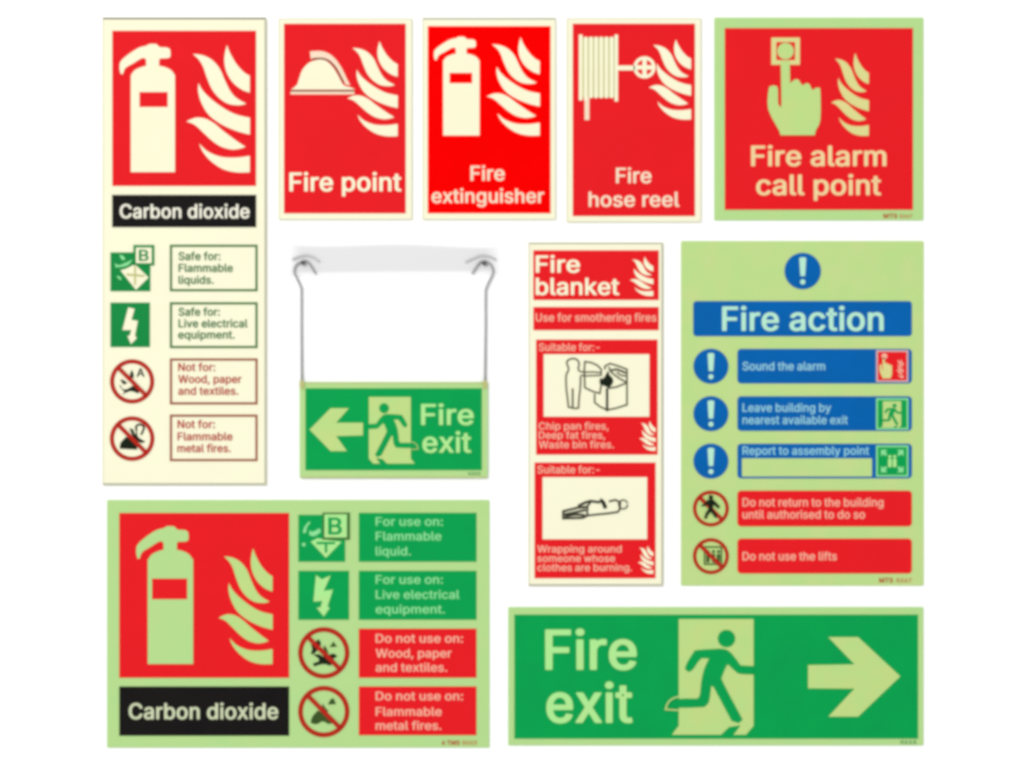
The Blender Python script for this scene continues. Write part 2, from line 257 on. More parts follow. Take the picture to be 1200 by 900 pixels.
def smooth(P, k=5, corner=55, closed=True):
    """Catmull-Rom through P, keeping corners sharper than `corner` degrees."""
    n = len(P)
    if closed:
        nb = lambda i: P[i % n]
    else:
        nb = lambda i: P[max(0, min(n - 1, i))]
    def sharp(i):
        a, b, c = nb(i - 1), nb(i), nb(i + 1)
        u = (b[0] - a[0], b[1] - a[1]); v = (c[0] - b[0], c[1] - b[1])
        lu, lv = math.hypot(*u), math.hypot(*v)
        if lu < 1e-9 or lv < 1e-9: return True
        return math.degrees(math.acos(max(-1, min(1, (u[0] * v[0] + u[1] * v[1]) / lu / lv)))) > corner
    S_ = [sharp(i) for i in range(n)]
    out = []
    for i in range(n if closed else n - 1):
        p1, p2 = nb(i), nb(i + 1)
        p0 = p1 if S_[i] else nb(i - 1)
        p3 = p2 if S_[(i + 1) % n] else nb(i + 2)
        for t in range(k):
            t /= k
            out.append(tuple(0.5 * (2 * b + (c - a) * t + (2 * a - 5 * b + 4 * c - d) * t * t + (3 * b - a - 3 * c + d) * t ** 3)
                             for a, b, c, d in zip(p0, p1, p2, p3)))
    if not closed:
        out.append(P[-1])
    return out

def stroke(P, w):
    """Outline of a pen line of width w along P."""
    h = w / 2
    L, R = [], []
    n = len(P)
    for i, p in enumerate(P):
        a = P[max(0, i - 1)]; b = P[min(n - 1, i + 1)]
        d1 = (p[0] - a[0], p[1] - a[1]) if i else (b[0] - p[0], b[1] - p[1])
        d2 = (b[0] - p[0], b[1] - p[1]) if i < n - 1 else d1
        l1 = math.hypot(*d1) or 1; l2 = math.hypot(*d2) or 1
        n1 = (-d1[1] / l1, d1[0] / l1); n2 = (-d2[1] / l2, d2[0] / l2)
        m = (n1[0] + n2[0], n1[1] + n2[1]); lm = math.hypot(*m)
        if lm < 0.3: m, lm = n1, 1
        m = (m[0] / lm, m[1] / lm)
        k = h / max(0.55, m[0] * n1[0] + m[1] * n1[1])
        L.append((p[0] + m[0] * k, p[1] + m[1] * k)); R.append((p[0] - m[0] * k, p[1] - m[1] * k))
    return L + R[::-1]

def zoomed(P, ox, oy, s): return [(ox + x / s, oy + y / s) for x, y in P]
def fit(P, src, dst, mirror=False):
    sx0, sy0, sx1, sy1 = src; dx0, dy0, dx1, dy1 = dst
    out = []
    for x, y in P:
        u = (x - sx0) / (sx1 - sx0); v = (y - sy0) / (sy1 - sy0)
        if mirror: u = 1 - u
        out.append((dx0 + u * (dx1 - dx0), dy0 + v * (dy1 - dy0)))
    return out

PLY = 0.0004                                     # one printed ply stands 0.4 mm proud
def ply(name, groups, layer, T, mat, parent, step=0.0):
    return shape(name, groups, T + PLY * layer, PLY * 1.5, mat, parent, step)

def lettering(s, x0, x1, base, cap, layer, T, mat, parent, name="lettering"):
    pen, loops = 0, []
    for ch in s:
        adv, outl = GLYPHS[ch]
        if outl:
            loops.append([[(pen + o[i], o[i + 1]) for i in range(0, len(o), 2)] for o in outl])
        pen += adv
    xs = [p[0] for g in loops for l in g for p in l]
    a, b = min(xs), max(xs)
    k = (x1 - x0) / (b - a)
    # dots and stems of one letter are separate islands: sort holes from islands by winding
    groups = []
    for g in loops:
        g = [[(x0 + (x - a) * k, base - y * cap / 1000.0) for x, y in l] for l in g]
        g.sort(key=lambda l: -abs(signed_area(l)))
        sgn = signed_area(g[0]) > 0
        isl = [[l] for l in g if (signed_area(l) > 0) == sgn]
        for l in g:
            if (signed_area(l) > 0) != sgn:
                isl[0].append(l)
        groups += isl
    return ply(name, groups, layer, T, mat, parent)

def sign(name, label, x0, y0, x1, y1, T, mat, category="sign", r=1.2, gap=0.0003):
    root = bpy.data.objects.new(name, None)
    root.empty_display_size = 0.05
    link(root, None, (wx((x0 + x1) / 2), 0.0, wz(y1)))
    root["label"] = label
    root["category"] = category
    root["group"] = "fire safety signs on the white wall"
    # the board: a sheet with a fine chamfer round its front edge
    o = rrect(x0, y0, x1, y1, r, 4)
    i = rrect(x0 + 0.35, y0 + 0.35, x1 - 0.35, y1 - 0.35, r, 4)
    n = len(o)
    V = [(wx(x), -T, wz(y)) for x, y in i] + [(wx(x), -T + 0.0004, wz(y)) for x, y in o] + [(wx(x), -gap, wz(y)) for x, y in o]
    F = [list(range(n))] + [list(range(3 * n - 1, 2 * n - 1, -1))]
    for k in range(n):
        j = (k + 1) % n
        F.append([k, n + k, n + j, j]); F.append([n + k, 2 * n + k, 2 * n + j, n + j])
    build("board", V, F, mat, root, (wx((x0 + x1) / 2), -T, wz((y0 + y1) / 2)))
    return root

def edge_line(root, x0, y0, x1, y1, T, mat, w=1.1, sides="tblr"):
    for s in sides:
        q = {'t': rect(x0 + 0.6, y0 + 0.5, x1 - 0.6, y0 + 0.5 + w), 'b': rect(x0 + 0.6, y1 - 0.5 - w, x1 - 0.6, y1 - 0.5),
             'l': rect(x0 + 0.5, y0 + 1.0 + w, x0 + 0.5 + w, y1 - 1.0 - w), 'r': rect(x1 - 0.5 - w, y0 + 1.0 + w, x1 - 0.5, y1 - 1.0 - w)}[s]
        ply("edge_line", [[q]], 0.5, T, mat, root)

# ------------------------------------------------------------------ pictograms
Z1 = lambda P: zoomed(P, 110, 10, 5.695)
FLAMES = [
    smooth(Z1([(890, 245), (908, 295), (950, 368), (1000, 424), (1041, 450), (1041, 562), (985, 540), (925, 490), (885, 420), (872, 350), (878, 290)])),
    smooth(Z1([(662, 304), (730, 314), (790, 345), (840, 402), (875, 480), (910, 550), (952, 598), (1018, 636), (970, 646), (900, 637), (840, 600), (790, 540), (755, 460), (730, 388), (702, 342)])),
    smooth(Z1([(700, 498), (724, 544), (780, 602), (870, 668), (950, 708), (1042, 730), (1042, 842), (950, 817), (850, 772), (770, 712), (720, 632), (698, 555)])),
    smooth([(218.6, 142.6), (229.4, 138.2), (240, 139), (250.5, 144.3), (261, 153), (271.5, 161), (281, 167.8), (287.8, 172.2), (280, 174.6), (271, 175.2), (259, 171.8), (249, 165.2), (240, 157), (231, 148.4), (225, 144.6)]),
    smooth([(233.6, 168.4), (243.5, 177.6), (259, 183.8), (276.8, 184.8), (292.8, 182.8), (292.8, 202), (276.8, 202), (261, 198), (247, 188.5), (238, 178)]),
]
FBOX = (218.6, 53.0, 292.8, 202.0)
def flames(parent, x0, y0, x1, y1, layer, T, mat):
    for f in FLAMES:
        ply("flame", [[fit(f, FBOX, (x0, y0, x1, y1))]], layer, T, mat, parent)

EXT = smooth(Z1([(350, 250), (375, 238), (420, 240), (440, 258), (490, 262), (510, 275), (512, 315), (498, 331), (445, 334), (437, 345), (437, 384),
                 (475, 392), (515, 412), (538, 445), (542, 490), (542, 1092), (248, 1092), (248, 490), (252, 445), (275, 412), (318, 392), (350, 384),
                 (350, 345), (342, 333), (318, 334), (262, 368), (212, 398), (194, 440), (180, 436), (173, 395), (182, 352), (235, 305), (300, 264)]), 4, 48)
EBOX = (140.4, 51.8, 205.2, 201.8)
def extinguisher(parent, box, win, layer, T, mat):
    ply("extinguisher_symbol", [[fit(EXT, EBOX, box), rect(*win)]], layer, T, mat, parent)

DOORZ = [(188, 82), (652, 82), (652, 745), (605, 800), (527, 800), (545, 780), (572, 741), (500, 752), (450, 800), (145, 800), (188, 745)]
MANZ = smooth([(300, 275), (400, 268), (470, 268), (515, 295), (572, 370), (652, 374), (652, 426), (568, 422), (538, 405), (492, 362), (478, 384), (452, 450),
               (485, 520), (584, 706), (560, 728), (516, 714), (402, 500), (388, 500), (382, 560), (370, 605), (345, 628), (240, 632), (128, 632), (138, 604), (190, 578),
               (300, 576), (318, 556), (328, 470), (345, 395), (376, 326), (330, 325), (310, 345), (272, 398), (245, 410), (226, 390), (240, 352), (280, 288)], 3, 40)
HEADZ = circle(484, 203, 54, 32)
SHOEZ = smooth([(190, 562), (145, 578), (118, 606), (106, 642), (190, 648)], 4, 70, closed=False)
DBOX = (188, 82, 652, 800)
def runner(parent, box, layer, T, door_mat, man_mat, mirror=False, outline=True):
    f = lambda P: fit(P, DBOX, box, mirror)
    ply("doorway_symbol", [[f(DOORZ)]], layer, T, door_mat, parent)
    ply("runner_symbol", [[f(MANZ)], [f(HEADZ)]], layer + 1, T, man_mat, parent)
    if outline:
        s = abs(box[2] - box[0]) / 464.0
        ply("shoe_outline", [[stroke(f(SHOEZ), 9 * s)]], layer + 2, T, door_mat, parent)

HANDZ = [(392, 285), (440, 285), (443, 404), (470, 384), (490, 387), (502, 408), (513, 416), (530, 404), (548, 411), (558, 434), (570, 441), (581, 429), (598, 430), (606, 446),
         (606, 600), (583, 655), (576, 684), (390, 684), (384, 660), (325, 545), (328, 435), (342, 420), (360, 418), (376, 432), (378, 510), (387, 528), (396, 515)]
HBOX = (325, 285, 606, 684)

def prohibition(parent, cx, cy, r, t, layer, T, mat, slash=0.72):
    ply("prohibition_ring", [[circle(cx, cy, r), circle(cx, cy, r - t)]], layer, T, mat, parent)
    d = (r - t * 0.5) / math.sqrt(2)
    ply("slash", [[stroke([(cx - d, cy - d), (cx + d, cy + d)], t * slash * 1.35)]], layer + 2, T, mat, parent)

# ------------------------------------------------------------------ the wall
wv = [(x, y, z) for y in (0.0, 0.12) for z in (Z0 - 1.5, Z0 + 1.5) for x in (-2.5, 2.5)]
wall = build("wall", wv, [[0, 1, 3, 2], [4, 6, 7, 5], [0, 4, 5, 1], [2, 3, 7, 6], [0, 2, 6, 4], [1, 5, 7, 3]], M['wall'], None, (0, 0, Z0 - 1.5))
wall["kind"] = "structure"

# ------------------------------------------------------------------ 1. tall carbon dioxide sign
T = 0.0040
s = sign("carbon_dioxide_sign", "tall cream Carbon dioxide sign with extinguisher panel and four outlined text boxes",
         120, 21, 312.5, 568.5, T, M['cream'])
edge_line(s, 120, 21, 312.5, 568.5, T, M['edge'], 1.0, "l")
edge_line(s, 120, 21, 312.5, 568.5, T, M['edge_and_shadow'], 1.6, "rb")  # grey strips paint the board's drop shadow on right and bottom
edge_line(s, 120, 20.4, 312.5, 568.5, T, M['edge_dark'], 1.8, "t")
p = ply("red_panel", [[rect(131.8, 36.2, 300.2, 218)]], 1, T, M['red'], s)
extinguisher(p, (140.4, 51.8, 205.2, 201.8), (163.6, 108, 196.8, 125.6), 2, T, M['cream_ink'])
flames(p, 218.6, 53, 292.8, 202, 2, T, M['cream_ink'])
p = ply("name_band", [[rect(131.6, 228.4, 300.4, 266.4)]], 1, T, M['black'], s)
lettering("Carbon dioxide", 140.6, 292.6, 255.6, 16, 2, T, M['white_ink'], p)

# class B liquid fires
Z = lambda P: zoomed(P, 120, 280, 6.667)
p = ply("liquid_fire_panel", [[rect(129.6, 295.8, 176.4, 341.4)]], 1, T, M['dark_green'], s)
ply("spill_symbol", [[Z([(143, 246), (190, 232), (255, 198), (362, 302), (264, 398)])]], 2, T, M['cream_ink'], p)
ply("cross_mark", [[stroke(Z([(190, 278), (330, 290)]), 2.2)], [stroke(Z([(258, 215), (256, 360)]), 1.8)]], 3, T, M['edge_olive'], p, step=0.00005)
ply("droplet", [[smooth(Z([(135, 122), (165, 135), (182, 160), (160, 168), (145, 150)]))]], 2, T, M['mint_text'], p)
ply("droplet", [[smooth(Z([(98, 190), (130, 205), (175, 190), (240, 160), (200, 205), (140, 220), (105, 222)]))]], 2, T, M['mint_text'], p)
ply("droplet", [[smooth(Z([(112, 288), (140, 296), (152, 322), (128, 312)]))]], 2, T, M['mint_text'], p)
b = ply("class_letter_box", [[rect(156.6, 287.2, 181.0, 311.2)]], 2, T, M['dark_green'], s)
ply("box_face", [[rect(159.6, 290.2, 178.0, 308.4)]], 3, T, M['cream_ink'], b)
lettering("B", 163.0, 174.4, 305.6, 12.6, 4, T, M['dark_green'], b, "class_letter")
# live electrical
p = ply("electrical_panel", [[rect(129.6, 354.6, 175.9, 406.8)]], 1, T, M['dark_green'], s)
ply("lightning_symbol", [[Z([(204, 535), (253, 547), (228, 632), (278, 640), (256, 755), (270, 775), (225, 822), (196, 756), (214, 758), (228, 712), (158, 712)])]], 2, T, M['cream_ink'], p)
# not for wood
Z = lambda P: zoomed(P, 120, 410, 6.43)
prohibition(s, 155.0, 447.0, 26.0, 5.0, 1, T, M['ring'])
ply("log_symbol", [[smooth(Z([(140, 290), (180, 298), (230, 270), (285, 300), (270, 330), (225, 312), (190, 318), (150, 338), (168, 318)]))]], 1, T, M['soot'], s)
ply("small_flame", [[smooth(Z([(135, 222), (160, 228), (190, 250), (165, 262), (150, 250)]))]], 1, T, M['soot'], s)
ply("small_flame", [[smooth(Z([(222, 150), (236, 180), (236, 215), (208, 205), (210, 180)]))]], 1, T, M['soot'], s)
ply("ember", [[smooth(Z([(130, 262), (142, 275), (150, 288), (134, 282)]))]], 1, T, M['soot'], s)
lettering("A", 160.2, 169.6, 441.4, 9.6, 1, T, M['soot'], s, "class_letter")
# not for metal
prohibition(s, 155.0, 514.0, 26.2, 5.0, 1, T, M['ring'])
ply("metal_heap_symbol", [[smooth(Z([(132, 745), (138, 700), (180, 655), (225, 670), (262, 700), (262, 752)]))]], 1, T, M['soot'], s)
ply("small_flame", [[smooth(Z([(205, 590), (232, 600), (248, 640), (262, 600), (270, 655), (325, 690), (290, 700), (235, 660)]))]], 1, T, M['soot'], s)
ply("cog_symbol", [[stroke(smooth(Z([(258, 610), (256, 575), (285, 562), (314, 580), (306, 612), (292, 640)]), 4, 80, closed=False), 2.4)]], 1, T, M['soot'], s)
boxes = [
    (286.8, 341.4, 'green', [("Safe for:", 209.4, 258.4, 304.8), ("Flammable", 209.4, 273.0, 318.6), ("liquids.", 209.4, 250.6, 332.6)]),
    (354.2, 408.0, 'green', [("Safe for:", 209.4, 257.6, 370.0), ("Live electrical", 209.4, 290.2, 383.6), ("equipment.", 209.0, 275.0, 396.8)]),
    (420.0, 474.0, 'brown', [("Not for:", 209.0, 252.4, 434.8), ("Wood, paper", 209.0, 283.2, 448.8), ("and textiles.", 209.0, 279.4, 462.6)]),
    (485.8, 540.4, 'brown', [("Not for:", 208.2, 252.0, 501.6), ("Flammable", 208.2, 272.6, 516.0), ("metal fires.", 208.0, 270.6, 529.8)]),
]
for y0, y1, c, lines in boxes:
    b = ply("text_box_outline", [[rect(199.2, y0, 302, y1), rect(201.8, y0 + 2.6, 299.4, y1 - 2.6)]], 1, T, M[c + '_line'], s)
    for t, xa, xb, base in lines:
        lettering(t, xa, xb, base, 9.2, 1, T, M[c + '_text'], b)

# ------------------------------------------------------------------ 2. fire point
T = 0.0026
s = sign("fire_point_sign", "small red sign with cream helmet and flames above the words Fire point", 326.2, 21.2, 483.4, 257.8, T, M['cream'])
edge_line(s, 326.2, 21.2, 483.4, 257.8, T, M['edge'], 0.9)
p = ply("red_panel", [[rect(332.8, 27.8, 475.4, 250)]], 1, T, M['red'], s)
Z = lambda P: zoomed(P, 320, 10, 7.03)
ply("helmet_dome", [[smooth(Z([(148, 668), (196, 630), (214, 580), (240, 510), (290, 452), (350, 426), (404, 421), (450, 440), (498, 490), (540, 560), (572, 620), (600, 640), (640, 650), (676, 668)]), 5, 50)]], 2, T, M['cream_ink'], p)
ply("helmet_comb", [[smooth(Z([(304, 354), (390, 350), (460, 372), (520, 424), (570, 500), (606, 575), (636, 632), (600, 628), (562, 560), (522, 488), (472, 436), (420, 410), (360, 406), (312, 418)]), 5, 50)]], 2, T, M['comb'], p)
ply("helmet_brim", [[rect(340.6, 107.4, 415.2, 110.6)]], 2, T, M['comb'], p)
ply("comb_line", [[stroke(smooth(Z([(322, 416), (362, 412), (420, 414), (470, 438), (520, 492), (558, 562), (582, 606)]), 4, 80, closed=False), 1.5)]], 3, T, M['dark_line'], p)
ply("brim_line", [[rect(341, 105.8, 415, 107.2)]], 2.4, T, M['dark_line'], p)
flames(p, 407, 48.4, 466, 159.6, 2, T, M['cream_ink'])
lettering("Fire point", 339.2, 470.4, 223.8, 21.2, 2, T, M['cream_ink'], p)

# ------------------------------------------------------------------ 3. fire extinguisher
s = sign("fire_extinguisher_sign", "small pure red sign with cream extinguisher and flames above the words Fire extinguisher", 494.8, 20.8, 651.8, 257.8, T, M['cream'])
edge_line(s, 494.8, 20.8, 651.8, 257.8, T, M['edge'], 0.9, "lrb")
edge_line(s, 494.8, 20.6, 651.8, 257.8, T, M['edge_and_shadow'], 1.6, "t")
p = ply("red_panel", [[rect(501.3, 30.6, 645.2, 250)]], 1, T, M['bright_red'], s)
extinguisher(p, (508.6, 43.2, 561.9, 158.8), (526.8, 85.4, 553.4, 97.6), 2, T, M['cream_ink'])
flames(p, 570.4, 44, 632.4, 158.8, 2, T, M['cream_ink'])
lettering("Fire", 551.4, 591.4, 211.4, 16.8, 2, T, M['comb'], p)
lettering("extinguisher", 505.8, 637.6, 237.6, 16.2, 2, T, M['comb'], p)

# ------------------------------------------------------------------ 4. fire hose reel
s = sign("fire_hose_reel_sign", "small red Fire hose reel sign with cream reel, valve wheel and flames", 663.8, 21, 822.2, 260.6, T, M['cream'])
edge_line(s, 663.8, 21, 822.2, 260.6, T, M['edge'], 0.9)
p = ply("red_panel", [[rect(671.2, 27.8, 814.4, 253.2)]], 1, T, M['red'], s)
ply("reel_flange", [[rect(678.4, 40.6, 682.6, 117.6)]], 2, T, M['cream_ink'], p)
ply("reel_flange", [[rect(720.2, 40.6, 724.2, 118.8)]], 2, T, M['cream_ink'], p)
ply("coil_backing", [[rect(682.6, 44.2, 720.2, 113.6)]], 2, T, M['edge_olive'], p)
for i in range(6):
    xa = 684.2 + i * 6.05
    ply("hose_turn", [[rrect(xa, 43.2, xa + 4.5, 115.0 if i else 118, 1.5, 3)]], 3, T, M['cream_ink'], p)
ply("hose_end", [[rect(685.0, 114, 690.6, 140.6)]], 2, T, M['comb'], p)
ply("axle", [[rect(724.2, 76.9, 744.0, 82.4)]], 2, T, M['cream_ink'], p)
holes = []
for q in range(4):
    pts = []
    for i in range(7):
        a = math.radians(q * 90 + 16 + 58 * i / 6)
        pts.append((755.3 + 9.2 * math.cos(a), 79 + 9.2 * math.sin(a)))
    a = math.radians(q * 90 + 45)
    pts.append((755.3 + 3.4 * math.cos(a), 79 + 3.4 * math.sin(a)))
    holes.append(pts)
ply("valve_wheel", [[circle(755.3, 79, 12.9, 40)] + holes], 2, T, M['cream_ink'], p)
flames(p, 760.4, 46.2, 809.8, 140, 2, T, M['cream_ink'])
lettering("Fire", 721.8, 763.4, 214.4, 17.4, 2, T, M['comb'], p)
lettering("hose reel", 689.8, 796.2, 242.0, 17.0, 2, T, M['comb'], p)

# ------------------------------------------------------------------ 5. fire alarm call point
T = 0.0016
s = sign("fire_alarm_sign", "squarish green-edged red sign with hand pressing a button, reading Fire alarm call point", 837.2, 20.4, 1082.4, 258.2, T, M['lime'])
p = ply("red_panel", [[rect(849.4, 32.8, 1070, 245.8)]], 1, T, M['red'], s)
ply("button_plate", [[rect(904, 44, 937.4, 75.8), rect(909.8, 49.2, 931.8, 70.4)]], 2, T, M['peach'], p)
ply("push_button", [[circle(920.6, 59.8, 9.6)]], 2, T, M['lime_ink'], p)
ply("hand_symbol", [[smooth(fit(HANDZ, HBOX, (900.4, 71.4, 961.3, 158.4)), 3, 50)]], 3, T, M['lime_ink'], p)
flames(p, 974, 62, 1018.2, 159, 2, T, M['peach'])
lettering("Fire alarm", 880.2, 1038.8, 194.2, 23.2, 2, T, M['peach_text'], p)
lettering("call point", 886.2, 1032.6, 228.2, 23.2, 2, T, M['peach_text'], p)
lettering("MTS", 1035.6, 1051.6, 255.4, 5.0, 1, T, M['logo'], s, "brand_print")
lettering("5267", 1054.4, 1069.2, 255.2, 4.2, 1, T, M['logo_pale'], s, "brand_print")

# ------------------------------------------------------------------ 6. hanging fire exit sign
T = 0.0040
def tube(name, P, r, depth, mat, parent, n=10):
    """Round wire along P (photo pixels, optional third value: metres nearer the camera)."""
    pts = [Vector((wx(q[0]), -depth - (q[2] if len(q) > 2 else 0.0), wz(q[1]))) for q in P]
    V, F = [], []
    for i, q in enumerate(pts):
        d = (pts[min(i + 1, len(pts) - 1)] - pts[max(i - 1, 0)]).normalized()
        u = Vector((0, 1, 0)); u = (u - d * u.dot(d)).normalized()
        v = d.cross(u)
        V += [tuple(q + (u * math.cos(2 * math.pi * k / n) + v * math.sin(2 * math.pi * k / n)) * r) for k in range(n)]
    for i in range(len(pts) - 1):
        for k in range(n):
            j = (k + 1) % n
            F.append([i * n + k, i * n + j, (i + 1) * n + j, (i + 1) * n + k])
    F.append(list(range(n))[::-1]); F.append([(len(pts) - 1) * n + k for k in range(n)])
    c = sum(pts, Vector()) / len(pts)
    return build(name, V, F, mat, parent, tuple(c), smooth=True)

s = sign("hanging_fire_exit_sign", "green Fire exit sign with left arrow hanging on two bent grey wires", 351.4, 447.8, 571.6, 560.2, T, M['lime'], gap=0.0008)
for q in (rect(352, 448.4, 571, 449.6), rect(352, 558.6, 571, 559.8)):
    ply("edge_line", [[q]], 0.5, T, M['edge_olive'], s)
p = ply("green_panel", [[rect(358, 455, 564.6, 551)]], 1, T, M['green'], s)
Z = lambda P: zoomed(P, 345, 435, 5)
ply("arrow_symbol", [[Z([(90, 342), (213, 217), (319, 217), (245, 302), (402, 302), (402, 376), (245, 380), (308, 468), (213, 468)])]], 2, T, M['lime_ink'], p)
runner(p, (432.4, 465.2, 481.4, 543.2), 2, T, M['lime_ink'], M['green'], mirror=True)
lettering("Fire", 493.4, 555.2, 497.6, 23.8, 2, T, M['lime_text'], p)
lettering("exit", 495, 552.2, 530.0, 23.8, 2, T, M['lime_text'], p)
lettering("4262", 548.5, 563, 556.6, 3.4, 1, T, M['logo_green'], s, "code_print")
WL = [(400, 406), (364, 345), (330, 298), (292, 282), (250, 300), (216, 325), (198, 385), (225, 450), (262, 530), (266, 600), (266, 900)]
wl = smooth(zoomed(WL, 320, 270, 7.967), 4, 70, closed=False)
tube("suspension_wire", wl + [(353.9, 449.5)], 1.3 * S, 0.0030, M['wire'], s)
WR = [(664, 406), (700, 348), (735, 300), (775, 284), (815, 300), (845, 328), (862, 390), (832, 460), (796, 540), (790, 600), (790, 900)]
wr = smooth(zoomed(WR, 470, 270, 7.967), 4, 70, closed=False)
tube("suspension_wire", wr + [(568.4, 449.5)], 1.3 * S, 0.0030, M['wire'], s)
for cx in (353.9, 568.4):
    ply("wire_eyelet", [[rrect(cx - 2.6, 445.6, cx + 2.6, 455.2, 2.2)]], 4, T, M['edge_olive'], s)

def clip(label, arc, stud, ox, oy):
    root = bpy.data.objects.new("ceiling_clip", None)
    root.empty_display_size = 0.02
    P = smooth(zoomed(arc, ox, oy, 7.967), 5, 90, closed=False)
    cx = sum(q[0] for q in P) / len(P); cy = min(q[1] for q in P)
    link(root, None, (wx(cx), 0.0, wz(cy)))
    root["label"] = label
    root["category"] = "clip"
    root["group"] = "clips that hold the hanging sign's wires"
    shape("bracket", [[stroke(P, 2.1)]], 0.0032, 0.0018, M['bracket'], root)
    q = zoomed([stud], ox, oy, 7.967)[0]
    shape("stud", [[circle(q[0], q[1], 2.7, 20, 2.4)]], 0.0062, 0.0050, M['stud'], root)
clip("curved steel clip over the left wire of the hanging exit sign", [(178, 272), (232, 246), (300, 232), (372, 247), (434, 292)], (282, 304), 320, 270)
clip("curved steel clip over the right wire of the hanging exit sign", [(600, 296), (680, 258), (752, 232), (826, 243), (888, 274)], (778, 308), 470, 270)

# added low swelling behind the clips, coloured as a smear of shaded ceiling
def smear():
    nx, ny = 90, 24
    V, F, fade = [], [], []
    for j in range(ny + 1):
        for i in range(nx + 1):
            u, v = i / nx, j / ny
            x = 328 + u * 272
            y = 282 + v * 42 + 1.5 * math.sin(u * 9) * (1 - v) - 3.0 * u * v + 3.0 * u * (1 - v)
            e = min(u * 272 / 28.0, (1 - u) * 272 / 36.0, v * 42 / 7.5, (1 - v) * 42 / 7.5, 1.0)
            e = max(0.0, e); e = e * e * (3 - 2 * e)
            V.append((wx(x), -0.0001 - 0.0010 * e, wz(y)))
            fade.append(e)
    for j in range(ny):
        for i in range(nx):
            a = j * (nx + 1) + i
            F.append([a, a + nx + 1, a + nx + 2, a + 1])
    # closed back
    ring = [i for i in range(nx + 1)] + [j * (nx + 1) + nx for j in range(1, ny + 1)] + [ny * (nx + 1) + i for i in range(nx - 1, -1, -1)] + [j * (nx + 1) for j in range(ny - 1, 0, -1)]
    b = len(V)
    for k in ring:
        V.append((V[k][0], -0.00003, V[k][2])); fade.append(0.0)
    for k in range(len(ring)):
        j = (k + 1) % len(ring)
        F.append([ring[k], ring[j], b + j, b + k])
    F.append([b + k for k in range(len(ring))][::-1])
    m = bpy.data.materials.new("pale_grey_smear")
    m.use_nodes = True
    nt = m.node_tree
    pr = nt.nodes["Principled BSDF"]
    at = nt.nodes.new("ShaderNodeAttribute"); at.attribute_name = "smear_mask"
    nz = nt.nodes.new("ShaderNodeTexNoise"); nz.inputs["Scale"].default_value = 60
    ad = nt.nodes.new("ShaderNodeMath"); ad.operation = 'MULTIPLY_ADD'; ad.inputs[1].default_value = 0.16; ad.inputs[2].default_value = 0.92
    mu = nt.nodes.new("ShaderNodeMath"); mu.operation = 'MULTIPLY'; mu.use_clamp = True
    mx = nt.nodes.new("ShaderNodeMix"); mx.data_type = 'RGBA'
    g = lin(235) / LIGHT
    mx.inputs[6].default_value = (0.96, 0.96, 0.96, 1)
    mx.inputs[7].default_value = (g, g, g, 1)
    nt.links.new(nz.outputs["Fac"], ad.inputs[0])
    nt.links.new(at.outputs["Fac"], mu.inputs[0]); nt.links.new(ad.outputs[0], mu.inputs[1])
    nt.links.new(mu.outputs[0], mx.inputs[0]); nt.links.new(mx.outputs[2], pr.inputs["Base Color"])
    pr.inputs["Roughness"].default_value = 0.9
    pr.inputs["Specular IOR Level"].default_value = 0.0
    o = build("ceiling_smear", V, F, m, None, (wx(464), 0.0, wz(321)), smooth=True)
    ca = o.data.attributes.new("smear_mask", 'FLOAT', 'POINT')
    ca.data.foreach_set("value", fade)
    o["label"] = "added pale grey soft-edged smear of shaded ceiling behind both hanging sign clips"
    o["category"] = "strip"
smear()

# ------------------------------------------------------------------ 7. fire blanket
T = 0.0036
s = sign("fire_blanket_sign", "narrow upright cream and red Fire blanket sign with two line drawings", 619, 284, 777.2, 686.6, T, M['cream'])
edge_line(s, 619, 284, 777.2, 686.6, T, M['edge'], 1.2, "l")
edge_line(s, 619, 284, 777.2, 686.6, T, M['edge_and_shadow'], 1.4, "rbt")  # right and bottom grey is painted drop shadow, top is plain edge
p = ply("title_panel", [[rect(625, 293.4, 772, 351.6)]], 1, T, M['red'], s)
lettering("Fire", 627.8, 679.6, 319.2, 19.4, 2, T, M['cream_ink'], p)
lettering("blanket", 627.8, 725.6, 345.4, 19.4, 2, T, M['cream_ink'], p)
flames(p, 738, 301, 765.4, 346.8, 2, T, M['cream_ink'])
p = ply("subtitle_panel", [[rect(625, 359.8, 772, 387)]], 1, T, M['red'], s)
lettering("Use for smothering fires", 627.6, 769.2, 376.6, 9.2, 2, T, M['pink_text'], p)

p = ply("instruction_panel", [[rect(628.2, 398, 770.6, 532.8)]], 1, T, M['red'], s)
lettering("Suitable for:-", 631.4, 702.6, 411.2, 8.8, 2, T, M['pink_text'], p)
ply("picture_window", [[rect(637.2, 415.2, 760.8, 488.2)]], 2, T, M['cream'], p)
Z = lambda P: zoomed(P, 620, 390, 7.5)
person = smooth(Z([(442, 338), (432, 312), (440, 268), (420, 237), (385, 226), (350, 236), (331, 262), (346, 308), (342, 340), (326, 372), (326, 470), (336, 560), (346, 652), (400, 664), (434, 660), (440, 560), (450, 480), (452, 382)]), 3, 60, closed=False)
ply("person_drawing", [[stroke(person, 2.0)], [stroke(Z([(383, 488), (383, 660)]), 2.2)],
                       [stroke(Z([(442, 340), (486, 346), (560, 344), (632, 350)]), 1.7)], [stroke(Z([(452, 374), (500, 378), (622, 374)]), 1.7)]], 3, T, M['grey_ink'], p, step=0.00005)
ply("blanket_drawing", [[stroke(Z([(632, 380), (634, 322), (600, 286), (546, 262), (490, 254), (485, 330), (490, 482), (560, 516), (622, 532), (632, 470), (636, 430)]), 2.0)]], 3, T, M['grey_ink'], p)
